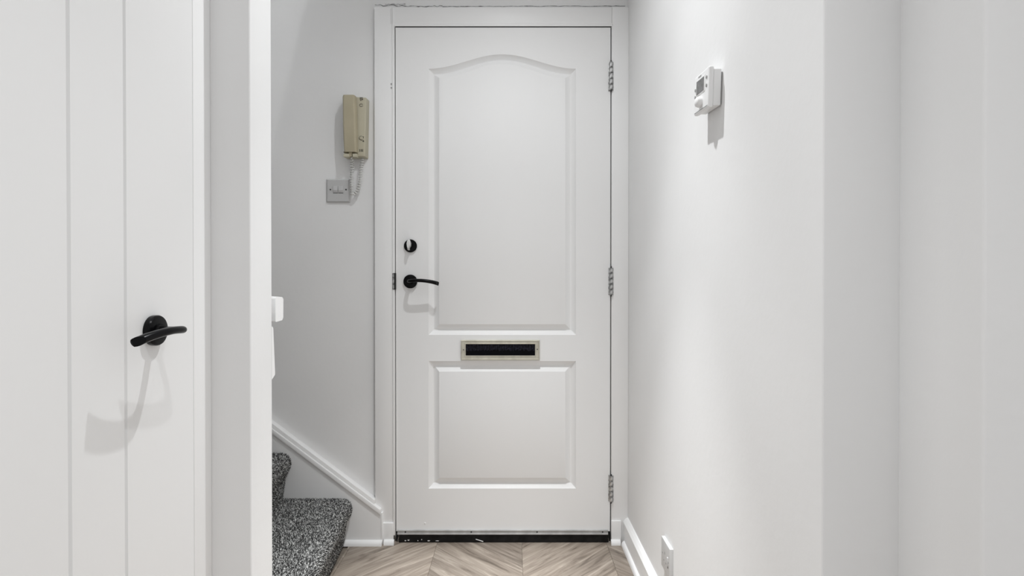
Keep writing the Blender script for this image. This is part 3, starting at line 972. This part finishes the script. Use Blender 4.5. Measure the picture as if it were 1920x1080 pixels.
for u in (619.5, 648.7):
    s = at(u, 355.5, YW - .0095)
    lathe('screw', (s.x, YW - .0092, s.z), (0, -1, 0), [(0, 0), (.0030, 0), (.0030, .0006), (0, .001)], 'screw', sw, 14)

# ------------------------------------------------------------------ thermostat on the right wall
DT = .031
yn = atx(1353.5, 160, XR).y                       # near end at the wall
XF = XR - DT
ynf = atx(1328.5, 160, XF).y; yff = atx(1302, 180, XF).y
tz1 = atx(1328.5, 120.5, XF).z; tz0 = atx(1328.5, 196.5, XF).z
tcy = (ynf + yff) / 2; tcz = (tz1 + tz0) / 2
th = thing('thermostat', 'white programmable room thermostat with grey screen and dial on the right wall', 'thermostat', (XR, tcy, tcz))
ROLL = math.radians(4.5)
def roll_bm(bm):
    R = Matrix.Translation((0, tcy, tcz)) @ Matrix.Rotation(ROLL, 4, 'X') @ Matrix.Translation((0, -tcy, -tcz))
    bmesh.ops.transform(bm, matrix=R, verts=bm.verts[:])
hw = (yff - ynf) / 2; hh_ = (tz1 - tz0) / 2
def tbox(name, x0, x1, dy0, dy1, dz0, dz1, mat, bev=.0, seg=3, parent=None):
    bm = bmesh.new(); add_box(bm, (x0, tcy + dy0, tcz + dz0), (x1, tcy + dy1, tcz + dz1), bev, seg); roll_bm(bm)
    return finish(bm, name, mat, parent or th, bev > 0, 40)
tbox('back_plate', XR - .004, XR + .001, -hw + .004, hw - .003, -hh_ + .008, hh_ - .012, 'button')
tbox('body', XR - .020, XR - .0035, -hw + .001, hw - .002, -hh_ + .004, hh_ - .006, 'plastic', .002)
tbox('front_cover', XF, XR - .0195, -hw, hw, -hh_, hh_, 'plastic', .0045, 4)
# screen, offset towards the far top
sc_ = tbox('screen_bezel', XF - .0012, XF + .002, -hw * .52, hw * .72, -hh_ * .08, hh_ * .74, 'plastic', .0008)
tbox('screen', XF - .0018, XF + .001, -hw * .42, hw * .62, -hh_ * .02, hh_ * .66, 'lcd')
for dy in (-.74, .84):
    for dz in (.52, .12) if dy < 0 else (.30, -.06):
        bm = bmesh.new(); add_lathe(bm, (XF + .0005, tcy + hw * dy, tcz + hh_ * dz), (-1, 0, 0), [(0, 0), (.0036, 0), (.0034, .002), (0, .0026)], 16); roll_bm(bm)
        finish(bm, 'push_button', 'button', th, True)
bm = bmesh.new(); add_lathe(bm, (XF + .0005, tcy + hw * .02, tcz - hh_ * .50), (-1, 0, 0), [(0, 0), (.0122, 0), (.0118, .006), (.0106, .0102), (.0075, .0126), (0, .0134)], 28); roll_bm(bm)
finish(bm, 'dial', 'plastic', th, True)
tbox('printed_name', XF - .0004, XF + .001, .002, hw * .45, hh_ * .80, hh_ * .88, 'button')
tbox('seam', XF - .0004, XF + .004, -hw * .92, hw * .92, -hh_ * .90, -hh_ * .865, 'button')

# ------------------------------------------------------------------ wall socket
XS = XR - .0105
p0 = atx(1240, 1004, XS); p1 = atx(1255.6, 1030, XS)
so = thing('wall_socket', 'white single power socket low on the right wall above the skirting', 'power socket', (XR, (p0.y + p1.y) / 2, p0.z - .086))
zt = (p0.z + p1.z) / 2; ym = (p0.y + p1.y) / 2; hy = .0435
box('plate', (XS, ym - hy, zt - .087), (XR + .0005, ym + hy, zt), 'socket', so, .0022, 3)
zc = zt - .0435
box('earth_hole', (XS - .0004, ym - .002 + .006, zc + .006), (XS + .002, ym + .002 + .006, zc + .014), 'button', so)
for s in (-1, 1):
    box('pin_hole', (XS - .0004, ym + .006 + s * .011 - .0032, zc - .017), (XS + .002, ym + .006 + s * .011 + .0032, zc - .013), 'button', so)
box('rocker', (XS - .0022, ym - .029, zc - .010), (XS + .001, ym - .021, zc + .012), 'socket', so, .0015)
box('rocker_mark', (XS - .0008, ym - .028, zc - .019), (XS + .001, ym - .0245, zc - .0145), 'screw', so)
for s in (-1, 1):
    lathe('screw', (XS + .0005, ym + s * .030, zc), (-1, 0, 0), [(0, 0), (.003, 0), (.003, .0008), (0, .0014)], 'button', so, 12)
